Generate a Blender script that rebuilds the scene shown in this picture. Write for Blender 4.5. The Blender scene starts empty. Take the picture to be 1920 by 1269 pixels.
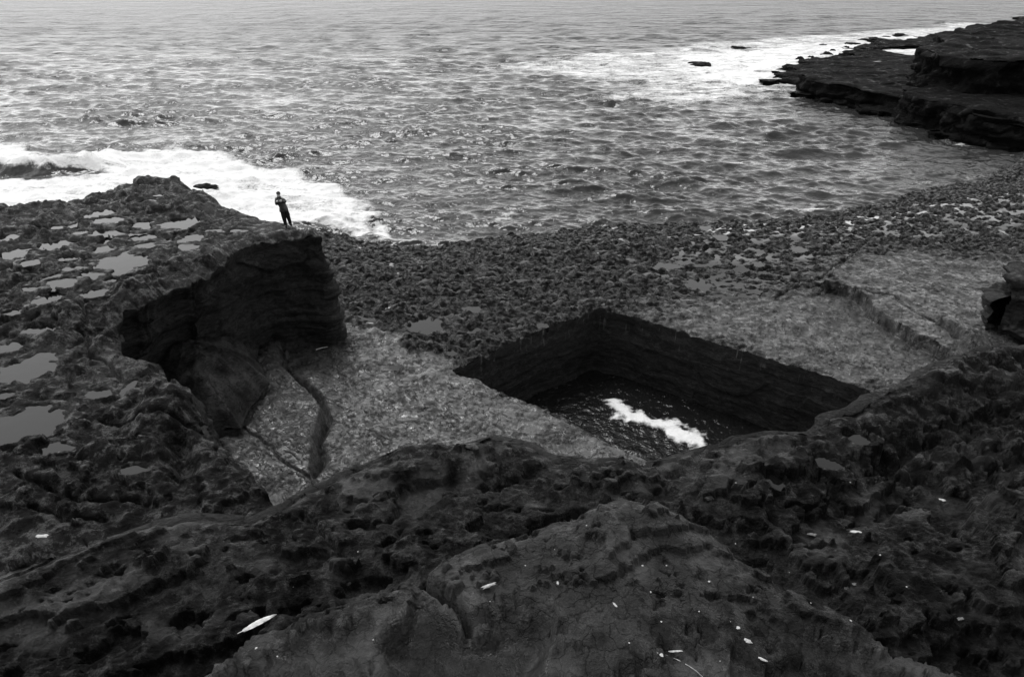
import bpy, bmesh, math, random
import numpy as np
from mathutils import Vector, Matrix
random.seed(4); RNG = np.random.default_rng(7)
scene = bpy.context.scene
COL = scene.collection

# ------------------------------------------------------------------ camera, sky, sun, exposure
F = 1280.0; CX, CY = 960.0, 634.5           # focal length and centre in photo pixels (1920 x 1269)
PITCH = math.atan((634.5 + 80.0) / F)
ZC = 19.2                                    # camera height over the low rock shelf (z = 0)
SEA = -4.5
cam_d = bpy.data.cameras.new('camera'); cam = bpy.data.objects.new('camera', cam_d); COL.objects.link(cam)
cam.location = (0, 0, ZC); cam.rotation_euler = (math.pi / 2 - PITCH, 0, 0)
cam_d.sensor_fit = 'HORIZONTAL'; cam_d.sensor_width = 36.0; cam_d.lens = F / 1920 * 36.0
cam_d.clip_start = 0.05; cam_d.clip_end = 20000
scene.camera = cam

SUN_EL, SUN_AZ = math.radians(60), math.radians(-36)      # azimuth from +Y (straight out to sea), + is to the right
world = bpy.data.worlds.new('World'); scene.world = world; world.use_nodes = True
nt = world.node_tree; nt.nodes.clear()
sky = nt.nodes.new('ShaderNodeTexSky'); sky.sky_type = 'NISHITA'; sky.sun_disc = False
sky.sun_elevation = SUN_EL; sky.sun_rotation = SUN_AZ
sky.air_density = 1.25; sky.dust_density = 0.7; sky.ozone_density = 1.0
bw = nt.nodes.new('ShaderNodeRGBToBW'); bg = nt.nodes.new('ShaderNodeBackground'); wo = nt.nodes.new('ShaderNodeOutputWorld')
nt.links.new(sky.outputs[0], bw.inputs[0]); nt.links.new(bw.outputs[0], bg.inputs[0]); nt.links.new(bg.outputs[0], wo.inputs[0])
bg.inputs[1].default_value = 0.12
sd = bpy.data.lights.new('sun', 'SUN'); sd.energy = 0.7; sd.angle = math.radians(24); sd.color = (1, 1, 1)
so = bpy.data.objects.new('sun', sd); COL.objects.link(so)
sdir = Vector((math.sin(SUN_AZ) * math.cos(SUN_EL), math.cos(SUN_AZ) * math.cos(SUN_EL), math.sin(SUN_EL)))
so.rotation_euler = sdir.to_track_quat('Z', 'Y').to_euler(); so.location = sdir * 100
vs = scene.view_settings
vs.view_transform = 'Standard'; vs.look = 'None'; vs.gamma = 1.0; vs.use_curve_mapping = False; vs.exposure = 1.6
scene.render.engine = 'CYCLES'

# ------------------------------------------------------------------ pixel <-> world
cp, sp = math.cos(PITCH), math.sin(PITCH)
def at(px, py, z):
    """the point where the ray through a photo pixel meets the level plane at height z"""
    a = (px - CX) / F; b = -(py - CY) / F
    y = cp + b * sp; zz = -sp + b * cp
    s = (z - ZC) / zz
    return np.array([a * s, y * s])
def poly(pts, z):
    return np.array([at(p[0], p[1], z if len(p) < 3 else p[2]) for p in pts])
def fwd(py, z):
    return at(CX, py, z)[1]

# ------------------------------------------------------------------ noise
def _hash(ix, iy, seed):
    n = (ix.astype(np.int64) * 374761393 + iy.astype(np.int64) * 668265263 + seed * 974711) & 0xFFFFFFFF
    n = ((n ^ (n >> 13)) * 1274126177) & 0xFFFFFFFF
    n = ((n ^ (n >> 16)) * 2246822519) & 0xFFFFFFFF
    return (n ^ (n >> 15)) & 0xFFFFFFFF
def perlin(x, y, seed=0):
    x0 = np.floor(x); y0 = np.floor(y); fx = x - x0; fy = y - y0
    u = fx * fx * fx * (fx * (fx * 6 - 15) + 10); v = fy * fy * fy * (fy * (fy * 6 - 15) + 10)
    def g(dx, dy):
        a = _hash(x0 + dx, y0 + dy, seed) * (2 * math.pi / 4294967296.0)
        return np.cos(a) * (fx - dx) + np.sin(a) * (fy - dy)
    return 1.5 * ((g(0, 0) * (1 - u) + g(1, 0) * u) * (1 - v) + (g(0, 1) * (1 - u) + g(1, 1) * u) * v)
def fbm(x, y, sc, octv=4, seed=0, gain=0.5):
    r = 0; a = 1; t = 0
    for k in range(octv):
        r = r + a * perlin(x / sc, y / sc, seed + 17 * k); t += a; a *= gain; sc /= 2.03
    return r / t
def ridged(x, y, sc, octv=4, seed=0):
    r = 0; a = 1; t = 0
    for k in range(octv):
        r = r + a * (1 - np.abs(perlin(x / sc, y / sc, seed + 31 * k)) * 2); t += a; a *= .5; sc /= 2.1
    return r / t
def worley(x, y, seed=0):
    x0 = np.floor(x); y0 = np.floor(y)
    f1 = np.full(x.shape, 9.0); f2 = np.full(x.shape, 9.0); cid = np.zeros(x.shape)
    for dx in (-1, 0, 1):
        for dy in (-1, 0, 1):
            h = _hash(x0 + dx, y0 + dy, seed); h2 = _hash(x0 + dx, y0 + dy, seed + 5)
            px = x0 + dx + (h & 0xFFFF) / 65536.0; py = y0 + dy + (h2 & 0xFFFF) / 65536.0
            d = np.hypot(px - x, py - y)
            near = d < f1
            f2 = np.where(near, f1, np.minimum(f2, d)); cid = np.where(near, (h >> 16) / 65536.0, cid); f1 = np.where(near, d, f1)
    return f1, f2, cid
def sst(a, b, x):
    t = np.clip((x - a) / (b - a), 0, 1); return t * t * (3 - 2 * t)
def terrace(h, step, soft=0.25):
    k = h / step; f = np.floor(k); t = k - f
    return (f + sst(1 - soft, 1, t)) * step

# ------------------------------------------------------------------ polygons
def fractal(P, closed, amp, n=3, seed=1):
    """roughen an outline: every edge is split n times and the new points shoved sideways"""
    rng = np.random.default_rng(seed); P = list(map(np.asarray, P))
    for k in range(n):
        Q = []; m = len(P)
        for i in range(m if closed else m - 1):
            a, b = P[i], P[(i + 1) % m]; d = b - a; L = np.hypot(*d)
            Q.append(a)
            if L > 0.25:
                nrm = np.array([-d[1], d[0]]) / L
                Q.append((a + b) / 2 + nrm * rng.normal() * min(amp * L, .35 + .05 * L if amp < .3 else .3 * L) + d * rng.normal() * .06)
        if not closed: Q.append(P[-1])
        P = Q
    return np.array(P)
def seg_dist(X, Y, P, closed=True):
    """distance to the outline, nearest point"""
    shp = X.shape; x = X.ravel(); y = Y.ravel()
    best = np.full(x.shape, 1e18); bx = np.zeros_like(x); by = np.zeros_like(x)
    m = len(P)
    for i in range(m if closed else m - 1):
        a, b = P[i], P[(i + 1) % m]; d = b - a; L2 = d @ d + 1e-12
        t = np.clip(((x - a[0]) * d[0] + (y - a[1]) * d[1]) / L2, 0, 1)
        qx = a[0] + t * d[0]; qy = a[1] + t * d[1]
        dd = (qx - x) ** 2 + (qy - y) ** 2
        w = dd < best
        best[w] = dd[w]; bx[w] = qx[w]; by[w] = qy[w]
    return np.sqrt(best).reshape(shp), bx.reshape(shp), by.reshape(shp)
def inside(X, Y, P):
    r = np.zeros(X.shape, bool); m = len(P)
    for i in range(m):
        x1, y1 = P[i]; x2, y2 = P[(i + 1) % m]
        if y1 == y2: continue
        c = ((y1 > Y) != (y2 > Y)) & (X < (x2 - x1) * (Y - y1) / (y2 - y1) + x1)
        r ^= c
    return r
def sdf(X, Y, P, near=None):
    """signed distance, negative inside; only exact where |d| < near (bounding box test)"""
    P = np.asarray(P)
    if near is None:
        d, _, _ = seg_dist(X, Y, P); return np.where(inside(X, Y, P), -d, d)
    out = np.full(X.shape, near * 1.0)
    w = (X > P[:, 0].min() - near) & (X < P[:, 0].max() + near) & (Y > P[:, 1].min() - near) & (Y < P[:, 1].max() + near)
    if w.any():
        d, _, _ = seg_dist(X[w], Y[w], P); out[w] = np.where(inside(X[w], Y[w], P), -d, d)
    return out

# ------------------------------------------------------------------ meshes
def link(name, me, mat=None, parent=None, kind=None, label=None, cat=None, group=None):
    o = bpy.data.objects.new(name, me); COL.objects.link(o)
    if mat is not None and me is not None and len(me.materials) == 0: me.materials.append(mat)
    if parent is not None: o.parent = parent
    if kind: o['kind'] = kind
    if label: o['label'] = label
    if cat: o['category'] = cat
    if group: o['group'] = group
    return o
def quads_mesh(name, V, Q, attrs=None, smooth=True):
    me = bpy.data.meshes.new(name)
    V = np.asarray(V, np.float32); Q = np.asarray(Q, np.int32)
    k = Q.shape[1]
    me.vertices.add(len(V)); me.vertices.foreach_set('co', V.ravel())
    me.loops.add(len(Q) * k); me.loops.foreach_set('vertex_index', Q.ravel())
    me.polygons.add(len(Q)); me.polygons.foreach_set('loop_start', np.arange(0, len(Q) * k, k, dtype=np.int32))
    me.polygons.foreach_set('loop_total', np.full(len(Q), k, np.int32))
    me.polygons.foreach_set('use_smooth', np.full(len(Q), smooth, bool))
    me.update(calc_edges=True)
    for n, a in (attrs or {}).items():
        at_ = me.attributes.new(n, 'FLOAT', 'POINT'); at_.data.foreach_set('value', np.asarray(a, np.float32).ravel())
    return me
def grid_mesh(name, X, Y, Z, keep=None, attrs=None, smooth=True):
    R, C = X.shape
    idx = np.arange(R * C).reshape(R, C)
    if keep is None: keep = np.ones((R - 1, C - 1), bool)
    q = np.stack([idx[:-1, :-1][keep], idx[:-1, 1:][keep], idx[1:, 1:][keep], idx[1:, :-1][keep]], 1)
    used = np.unique(q); remap = np.zeros(R * C, np.int64); remap[used] = np.arange(len(used))
    V = np.stack([X.ravel()[used], Y.ravel()[used], Z.ravel()[used]], 1)
    return quads_mesh(name, V, remap[q], {k: np.broadcast_to(a, X.shape).ravel()[used] for k, a in (attrs or {}).items()}, smooth)
def fan(z0, ys, u0, u1, nc):
    """plan grid whose cells grow with distance from the view point"""
    Yr = np.array([fwd(y, z0) for y in ys])
    U = np.linspace(u0, u1, nc)
    return U[None, :] * Yr[:, None], np.repeat(Yr[:, None], nc, 1)
def cut(X, Y, d, P, cell):
    """keep the cells inside an outline and pull the outermost vertices onto it"""
    inn = d <= 0
    band = (d > 0) & (d < cell)
    if band.any():
        _, bx, by = seg_dist(X[band], Y[band], P)
        X = X.copy(); Y = Y.copy(); X[band] = bx; Y[band] = by
    ok = inn | band
    keep = ok[:-1, :-1] & ok[:-1, 1:] & ok[1:, 1:] & ok[1:, :-1]
    anyin = inn[:-1, :-1] | inn[:-1, 1:] | inn[1:, 1:] | inn[1:, :-1]
    return X, Y, keep & anyin
def edge_height(Xc, Yc, Z, mask, drop=.02):
    ex, ey, ez = Xc[mask], Yc[mask], Z[mask]
    def f(x, y):
        out = np.empty(len(x))
        for i in range(len(x)):
            j = np.argpartition((ex - x[i]) ** 2 + (ey - y[i]) ** 2, 2)[:2]; out[i] = ez[j].min() - drop
        return out
    return f
def ribbon(name, P, ztop, zbot, ds, dz, profile, rough=.12, seed=3, closed=False, strata=.10, flip=1, sscale=.55):
    """a rock wall under an outline: strata, joints and chips; profile(t, s) pushes it outwards (t 0 at the top, 1 at the foot)"""
    P = np.asarray(P)
    if closed: P = np.vstack([P, P[:1]])
    d = np.hypot(*np.diff(P, axis=0).T); s = np.r_[0, np.cumsum(d)]
    n = max(8, int(s[-1] / ds)); S = np.linspace(0, s[-1], n)
    x = np.interp(S, s, P[:, 0]); y = np.interp(S, s, P[:, 1])
    k = max(1, int(.5 / ds)); ker = np.ones(2 * k + 1) / (2 * k + 1)
    def smth(a):
        ap = np.r_[np.full(k, a[0]), a, np.full(k, a[-1])]; return np.convolve(ap, ker, 'valid')
    sx, sy = smth(x), smth(y)
    tx = np.gradient(sx); ty = np.gradient(sy); L = np.hypot(tx, ty) + 1e-9
    nx, ny = flip * ty / L, -flip * tx / L
    zt = ztop(x, y) if callable(ztop) else np.full(n, ztop)
    m = max(6, int((zt.max() - zbot) / dz))
    T = np.linspace(0, 1, m)[:, None]
    Z = zt[None, :] * (1 - T) + zbot * T
    SS = np.repeat(S[None, :], m, 0)
    zz = Z + .15 * fbm(SS, Z, 4, 2, seed)                           # bedding planes that dip a little
    lay = perlin(zz / sscale, SS * .05 + 7, seed + 2)
    lay2 = perlin(zz / (sscale * .31), SS * .12, seed + 3)
    ci = worley(SS / 1.6, zz / .8, seed + 9)
    cb = worley(SS / 2.7, zz / 1.5, seed + 19)
    disp = strata * 2.4 * (cb[2] - .5) + strata * (1.6 * terrace(lay, .33, .2) + .5 * lay2) + rough * (fbm(SS, Z, 1.8, 5, seed + 4) * 1.5) + strata * .9 * (ci[2] - .5) - .25 * strata * (1 - sst(0, .08, ci[1] - ci[0]))
    disp = disp * sst(0, .12, T) + profile(T, SS / S[-1])
    X = x[None, :] * (1 - sst(0, .3, T)) + sx[None, :] * sst(0, .3, T) + nx[None, :] * disp
    Y = y[None, :] * (1 - sst(0, .3, T)) + sy[None, :] * sst(0, .3, T) + ny[None, :] * disp
    # tuck row behind the lip
    X = np.vstack([X[0] - nx * .2, X]); Y = np.vstack([Y[0] - ny * .2, Y]); Z = np.vstack([Z[0] - .03, Z])
    return grid_mesh(name, X, Y, Z, None, {'tint': np.full(X.shape, .5)})

# ------------------------------------------------------------------ materials
def new_mat(name):
    m = bpy.data.materials.new(name); m.use_nodes = True; t = m.node_tree; t.nodes.clear()
    o = t.nodes.new('ShaderNodeOutputMaterial'); p = t.nodes.new('ShaderNodeBsdfPrincipled'); t.links.new(p.outputs[0], o.inputs[0])
    return m, t, p
def N(t, typ, **kw):
    n = t.nodes.new(typ)
    for k, v in kw.items():
        if k in n.inputs.keys() if hasattr(n.inputs, 'keys') else False: n.inputs[k].default_value = v
        else: setattr(n, k, v)
    return n
def noise(t, co, scale, detail=4, rough=.55):
    n = t.nodes.new('ShaderNodeTexNoise'); n.inputs['Scale'].default_value = scale; n.inputs['Detail'].default_value = detail
    n.inputs['Roughness'].default_value = rough; t.links.new(co, n.inputs['Vector']); return n.outputs['Fac']
def mathn(t, op, a, b=None, c=None, clamp=False):
    n = t.nodes.new('ShaderNodeMath'); n.operation = op; n.use_clamp = clamp
    for i, v in enumerate((a, b, c)):
        if v is None: continue
        if isinstance(v, (int, float)): n.inputs[i].default_value = v
        else: t.links.new(v, n.inputs[i])
    return n.outputs[0]
def ramp(t, f, lo, hi, a=0., b=1.):
    n = t.nodes.new('ShaderNodeMapRange'); n.interpolation_type = 'SMOOTHSTEP'
    t.links.new(f, n.inputs['Value']); n.inputs['From Min'].default_value = lo; n.inputs['From Max'].default_value = hi
    n.inputs['To Min'].default_value = a; n.inputs['To Max'].default_value = b; return n.outputs['Result']
def mixf(t, f, a, b):
    return mathn(t, 'ADD', a if not isinstance(a, (int, float)) else a, mathn(t, 'MULTIPLY', f, mathn(t, 'SUBTRACT', b, a)))
def attr(t, name):
    n = t.nodes.new('ShaderNodeAttribute'); n.attribute_name = name; return n.outputs['Fac']
def coords(t, sx=1, sy=1, sz=1):
    g = t.nodes.new('ShaderNodeNewGeometry')
    mp = t.nodes.new('ShaderNodeMapping'); mp.inputs['Scale'].default_value = (sx, sy, sz)
    t.links.new(g.outputs['Position'], mp.inputs['Vector']); return mp.outputs[0]
def bump(t, h, strength, dist, prev=None):
    b = t.nodes.new('ShaderNodeBump'); b.inputs['Strength'].default_value = strength; b.inputs['Distance'].default_value = dist
    t.links.new(h, b.inputs['Height'])
    if prev is not None: t.links.new(prev, b.inputs['Normal'])
    return b.outputs[0]

def rock_mat(name, dark, light, k=1.0, bs=1.0, bd=.05, wet=.5, spec=.6, flakes=False, streaks=0., aniso=1.0, dry_spec=.10, wetr=.30):
    """wet limestone; k = grain frequency (1/m at the coarse end); the attribute 'tint' shifts dark <-> pale rock, 'film' marks water-filmed flats"""
    m, t, p = new_mat(name)
    co = coords(t, 1, 1, aniso)
    n1 = noise(t, co, 1.1 * k, 6, .6); n2 = noise(t, co, 6 * k, 8, .68); n3 = noise(t, co, 30 * k, 6, .7); nw = noise(t, coords(t, 1, 1, 1), 2.3 * k, 7, .7)
    vo = t.nodes.new('ShaderNodeTexVoronoi'); vo.feature = 'DISTANCE_TO_EDGE'; vo.inputs['Scale'].default_value = 2.6 * k
    wv = t.nodes.new('ShaderNodeVectorMath'); wv.operation = 'MULTIPLY_ADD'
    nz = t.nodes.new('ShaderNodeTexNoise'); nz.inputs['Scale'].default_value = 3 * k; nz.inputs['Detail'].default_value = 5; t.links.new(co, nz.inputs['Vector'])
    t.links.new(nz.outputs['Color'], wv.inputs[0]); wv.inputs[1].default_value = (.5 / k,) * 3; t.links.new(co, wv.inputs[2]); t.links.new(wv.outputs[0], vo.inputs['Vector'])
    crk = ramp(t, vo.outputs['Distance'], .0, .05)
    fine = mathn(t, 'ADD', mathn(t, 'MULTIPLY', n2, .5), mathn(t, 'MULTIPLY', n3, .35))
    if flakes:
        sl = attr(t, 'slab'); fine = mixf(t, sl, fine, mathn(t, 'ADD', mathn(t, 'MULTIPLY', fine, .35), .28))
    f = mathn(t, 'ADD', mathn(t, 'MULTIPLY', n1, .4), fine)
    f = mathn(t, 'ADD', f, mathn(t, 'MULTIPLY', mathn(t, 'SUBTRACT', attr(t, 'tint'), .5), 1.2))
    c = ramp(t, f, .42, .92, dark, light)
    c = mathn(t, 'MULTIPLY', c, mathn(t, 'ADD', mathn(t, 'MULTIPLY', crk, .6), .4))
    if flakes:
        nf = noise(t, co, .85, 6, .52); fr = mathn(t, 'FRACT', mathn(t, 'MULTIPLY', nf, 7.0))
        edge = ramp(t, fr, .0, .18); broad = ramp(t, noise(t, co, .5, 4, .55), .35, .65, .75, 1.1)
        c = mathn(t, 'MULTIPLY', c, mixf(t, sl, 1.0, mathn(t, 'MULTIPLY', broad, mathn(t, 'ADD', mathn(t, 'MULTIPLY', edge, .8), .2))))
    if streaks:
        cs = coords(t, 5, 5, .35); ns = noise(t, cs, 1.0, 3, .5); top = coords(t)
        sx = t.nodes.new('ShaderNodeSeparateXYZ'); t.links.new(top, sx.inputs[0])
        c = mathn(t, 'ADD', c, mathn(t, 'MULTIPLY', mathn(t, 'MULTIPLY', ramp(t, ns, .62, .72), ramp(t, sx.outputs[2], -1.9, -.5)), streaks))
    t.links.new(c, p.inputs['Base Color'])
    w = ramp(t, mathn(t, 'ADD', mathn(t, 'MULTIPLY', nw, .75), mathn(t, 'MULTIPLY', n3, .25)), .5 - .35 * (wet - .5) - .04, .5 - .35 * (wet - .5) + .10)
    film = attr(t, 'film')
    if flakes: film = mathn(t, 'MULTIPLY', film, mixf(t, sl, 1.0, mathn(t, 'MULTIPLY', edge, ramp(t, noise(t, co, 1.0, 5, .55), .40, .60, .3, 1.25))), clamp=True)
    wf = mathn(t, 'MAXIMUM', w, film)
    t.links.new(mixf(t, film, mixf(t, w, .8, wetr), .12), p.inputs['Roughness'])
    t.links.new(mixf(t, wf, dry_spec, spec), p.inputs['Specular IOR Level'])
    h = mathn(t, 'ADD', mathn(t, 'MULTIPLY', n2, 1.0), mathn(t, 'ADD', mathn(t, 'MULTIPLY', n3, .28), mathn(t, 'MULTIPLY', crk, .12)))
    b = t.nodes.new('ShaderNodeBump'); b.inputs['Distance'].default_value = bd * 2.4 / k; t.links.new(h, b.inputs['Height'])
    st = mixf(t, film, bs, bs * .12)
    if flakes: st = mathn(t, 'MULTIPLY', st, mixf(t, sl, 1.0, .30))
    t.links.new(st, b.inputs['Strength']); last = b.outputs[0]
    if flakes:
        hb = mathn(t, 'MULTIPLY', edge, sl); last = bump(t, hb, .8, .05, last)
    t.links.new(last, p.inputs['Normal'])
    return m
M_SHELF = rock_mat('shelf_rock', .002, .043, 1.2, 1.0, .07, .54, .6, flakes=True, wetr=.2)
M_LEFT = rock_mat('platform_rock', .003, .046, 1.1, 1.0, .06, .45)
M_WALL = rock_mat('cliff_rock', .008, .058, .7, 1.0, .05, .3, .4, aniso=3.0)
M_HOLE = rock_mat('inlet_wall_rock', .010, .062, .8, 1.0, .05, .3, .4, streaks=.08, aniso=3.0)
M_FORE = rock_mat('ledge_rock', .002, .044, 2.8, 1.0, .10, .45, .5)
M_FAR = rock_mat('headland_rock', .0025, .013, .3, 1.0, .09, .3, .25, aniso=2.0, dry_spec=.04)
def water_mat(name, base=.012, rough=.05, waves=(), foam=False):
    m, t, p = new_mat(name)
    co = coords(t); nrm = None
    for sc, st, di in waves:
        nrm = bump(t, noise(t, co, sc, 3, .55), st, di, nrm)
    if foam:                                                   # long swell where the mesh is too coarse to carry it
        nrm = bump(t, mathn(t, 'MULTIPLY', noise(t, coords(t, .5, 1, 1), .09, 4, .6), attr(t, 'chop')), .8, 7.0, nrm)
    if nrm is not None: t.links.new(nrm, p.inputs['Normal'])
    p.inputs['IOR'].default_value = 1.333
    if foam:
        a = attr(t, 'foam'); ct = coords(t, .3, 1.0, 1)
        n1 = noise(t, ct, .5, 8, .64); n2 = noise(t, co, 2.1, 7, .7)
        for nd in (n1.node, n2.node): nd.inputs['Distortion'].default_value = .8
        f = mathn(t, 'ADD', mathn(t, 'MULTIPLY', n1, .6), mathn(t, 'MULTIPLY', n2, .4))
        f = mathn(t, 'ADD', mathn(t, 'MULTIPLY', mathn(t, 'SUBTRACT', f, .5), 2.2), mathn(t, 'SUBTRACT', a, .55))
        fm = mathn(t, 'MULTIPLY', ramp(t, f, -.02, .46), ramp(t, a, .02, .2))
        t.links.new(mixf(t, fm, base, .66), p.inputs['Base Color']); t.links.new(mixf(t, fm, mixf(t, attr(t, 'chop'), rough, .36), .9), p.inputs['Roughness'])
    else:
        p.inputs['Base Color'].default_value = (base,) * 3 + (1,); p.inputs['Roughness'].default_value = rough
    return m
M_SEA = water_mat('sea_water', .022, .09, ((.22, .4, .7), (.8, .6, .36), (2.6, .45, .07)), True)
M_INLET = water_mat('inlet_water', .008, .06, ((1.6, 1.0, .22), (6, .6, .05)), True)
M_POOL = water_mat('pool_water', .004, .03, ((2.5, .12, .03),))

# ================================================================== THE SETTING
# ---- outlines in plan
HOLE = poly([(845, 690), (985, 632), (1118, 577)], 0)
A_, B_ = HOLE[0], HOLE[2]
C_ = at(1615, 728, 0); D_ = at(1235, 868, 0)
dBC = (C_ - B_); C2 = B_ + dBC * 1.45; D2 = A_ + (D_ - A_) / np.linalg.norm(D_ - A_) * np.linalg.norm(C2 - B_) * .97
HOLE = fractal(list(HOLE) + [at(1260, 615, 0), at(1420, 662, 0), C_, C2, D2, at(1060, 783, 0), at(940, 733, 0)], True, .035, 4, 5)

SHELF = np.vstack([poly([(480, 395), (600, 421), (660, 430), (715, 445), (770, 453), (830, 447), (880, 438), (960, 428), (1060, 418), (1180, 407), (1290, 406), (1380, 402),
        (1460, 398), (1530, 394), (1600, 377), (1690, 352), (1760, 340), (1850, 327), (1905, 292), (1990, 262)], -.5),
        [[70, 60], [60, 14], [-6, 12], [-26, 16], [-30, 36]]])
SHELF = fractal(SHELF, True, .06, 4, 8)

# block edge (front of the high left platform), nose first, then back round the overhung bay towards the viewer
ZB = 6.7
EDGE_PX = [(602, 431), (575, 434), (530, 436), (473, 446), (435, 464), (416, 484), (393, 503), (378, 517), (322, 532), (303, 547), (290, 560), (262, 570), (230, 581), (214, 612),
           (224, 648), (262, 668), (291, 676), (309, 709), (334, 721), (367, 765), (393, 806), (402, 828), (454, 876)]
BACK_PX = [(-260, 424), (-120, 405), (0, 391), (60, 385), (110, 375), (185, 362), (250, 350), (252, 343), (335, 334), (352, 350), (376, 358), (402, 373), (432, 391), (505, 404), (560, 419), (602, 431)]
EDGE = fractal(poly(EDGE_PX, ZB), False, .06, 3, 2)
BLOCK = np.vstack([fractal(poly(BACK_PX, ZB), False, .05, 3, 3)[:-1], EDGE, poly([(560, 1010), (500, 1250), (-400, 1250)], ZB), [[-42, 20]]])

# ---- low shelf: knobbly barnacled rock, smooth wet slabs, a raised slab with a broken edge, puddles
ys = np.r_[np.linspace(262, 560, 300), np.linspace(561, 940, 240), np.linspace(945, 1500, 50)]
X, Y = fan(0, ys, -.95, 1.02, 760)
d_shelf = sdf(X, Y, SHELF); d_hole = sdf(X, Y, HOLE, 3.0)
slabL = poly([(640, 600), (700, 612), (770, 645), (880, 685), (1030, 775), (1270, 870), (1150, 1100), (420, 1100), (430, 800), (520, 640), (560, 620)], 0)
slabR = poly([(1130, 610), (1260, 590), (1330, 556), (1420, 548), (1530, 535), (1560, 490), (1650, 470), (1800, 478), (1990, 480), (1990, 760), (1600, 760), (1400, 670), (1250, 628)], 0)
wl = perlin(X / 2.2, Y / 2.2, 41) * .7 + perlin(X / .7, Y / .7, 42) * .35
dL = sdf(X, Y, slabL, 4.0) + wl; dR = sdf(X, Y, slabR, 4.0) + wl * 1.6
slab = np.maximum(1 - sst(-.35, .35, dL), 1 - sst(-3.2, 2.0, dR))
wx = X + .35 * fbm(X, Y, 1.3, 2, 50); wy = Y + .35 * fbm(X, Y, 1.3, 2, 51)
rx_ = wx * .97 + wy * .25; ry_ = -wx * .25 + wy * .97
f1, f2, cid = worley(rx_ / 1.0, ry_ / .62, 60)
g1, g2, gid = worley(rx_ / .46, ry_ / .34, 63)
lump = .27 * (1 - (f1 / .72) ** 2).clip(-.35, 1) * (.35 + .9 * cid) + .15 * (1 - (g1 / .7) ** 2).clip(-.4, 1) * (.35 + gid) + .06 * fbm(X, Y, .3, 3, 70) - .12
pl0 = .34 * fbm(X, Y, 1.7, 4, 80, .45)
h1, h2, hid = worley(wx / .75 + .3 * fbm(X, Y, .4, 2, 83), wy / .6, 84)
plate = terrace(pl0, .06, .14) + .05 * (hid - .5) - .06 * np.exp(-((h2 - h1) / .07) ** 2) * sst(-.2, .3, fbm(X, Y, 2.2, 2, 85) + .1)
broad = .16 * fbm(X, Y, 7, 3, 90)
Zs = lump * (1 - slab) + plate * slab + .06 * slab
# raised slab on the right with its broken step towards the viewer
STEP = poly([(1541, 527), (1575, 532), (1604, 543), (1628, 560), (1640, 578), (1668, 597), (1700, 615), (1745, 640), (1800, 668), (1880, 720)], .75)
stepP = np.vstack([fractal(STEP, False, .07, 3, 12), [at(2100, 780, .75)], [at(2100, 430, .75)], [at(1640, 430, .75)]])
dS = sdf(X, Y, stepP, 14.0)
dedge, _, _ = seg_dist(X, Y, fractal(STEP, False, .07, 3, 12), False)
Zs += np.where(dS < 0, .78 * np.exp(-(dedge / 7.0) ** 1.5) + .12 * 0, 0) * (1 - sst(-.09, .03, dS))
# second break of that slab, further back
def crack(line, z, w, depth):
    P = fractal(poly(line, z), False, .06, 3, int(line[0][0]))
    d, _, _ = seg_dist(X, Y, P, False); return -depth * np.exp(-(d / w) ** 2)
Zs += crack([(1604, 541), (1680, 555), (1760, 602), (1800, 640)], .7, .09, .22)
Zs += crack([(1455, 562), (1500, 532), (1590, 482)], 0, .08, .2)
Zs += crack([(716, 580), (755, 568), (796, 553)], 0, .13, .4)
Zs += crack([(538, 640), (528, 682), (562, 718), (602, 752), (609, 776), (598, 830), (589, 893)], 0, .16, .55)
Zs += crack([(455, 800), (510, 838), (582, 896)], .45, .05, .25)
ledge2 = poly([(1755, 603), (1790, 618), (1810, 640), (1830, 670), (1990, 700), (1990, 560), (1850, 570)], .8)
Zs += .45 * (1 - sst(-.12, .04, sdf(X, Y, fractal(ledge2, True, .06, 3, 21), 3.0)))
# raised lower-left slab under the bay
lowslab = poly([(400, 830), (440, 700), (500, 600), (536, 610), (540, 645), (528, 682), (560, 718), (598, 752), (604, 775), (593, 830), (584, 893), (600, 1200), (300, 1200), (360, 900)], .45)
Zs += .5 * (1 - sst(-.10, .03, sdf(X, Y, fractal(lowslab, True, .03, 3, 22), 3.0)))
# seaward slope and rounded lips
Zs += broad * (1 - .6 * slab)
Zs -= .9 * sst(-7, 0, d_shelf) * sst(38, 46, Y) + .8 * sst(-.7, .05, d_shelf)
Zs -= .10 * sst(-.5, 0, -d_hole) * (1 - sst(0, .01, d_hole) * 0)
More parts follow.
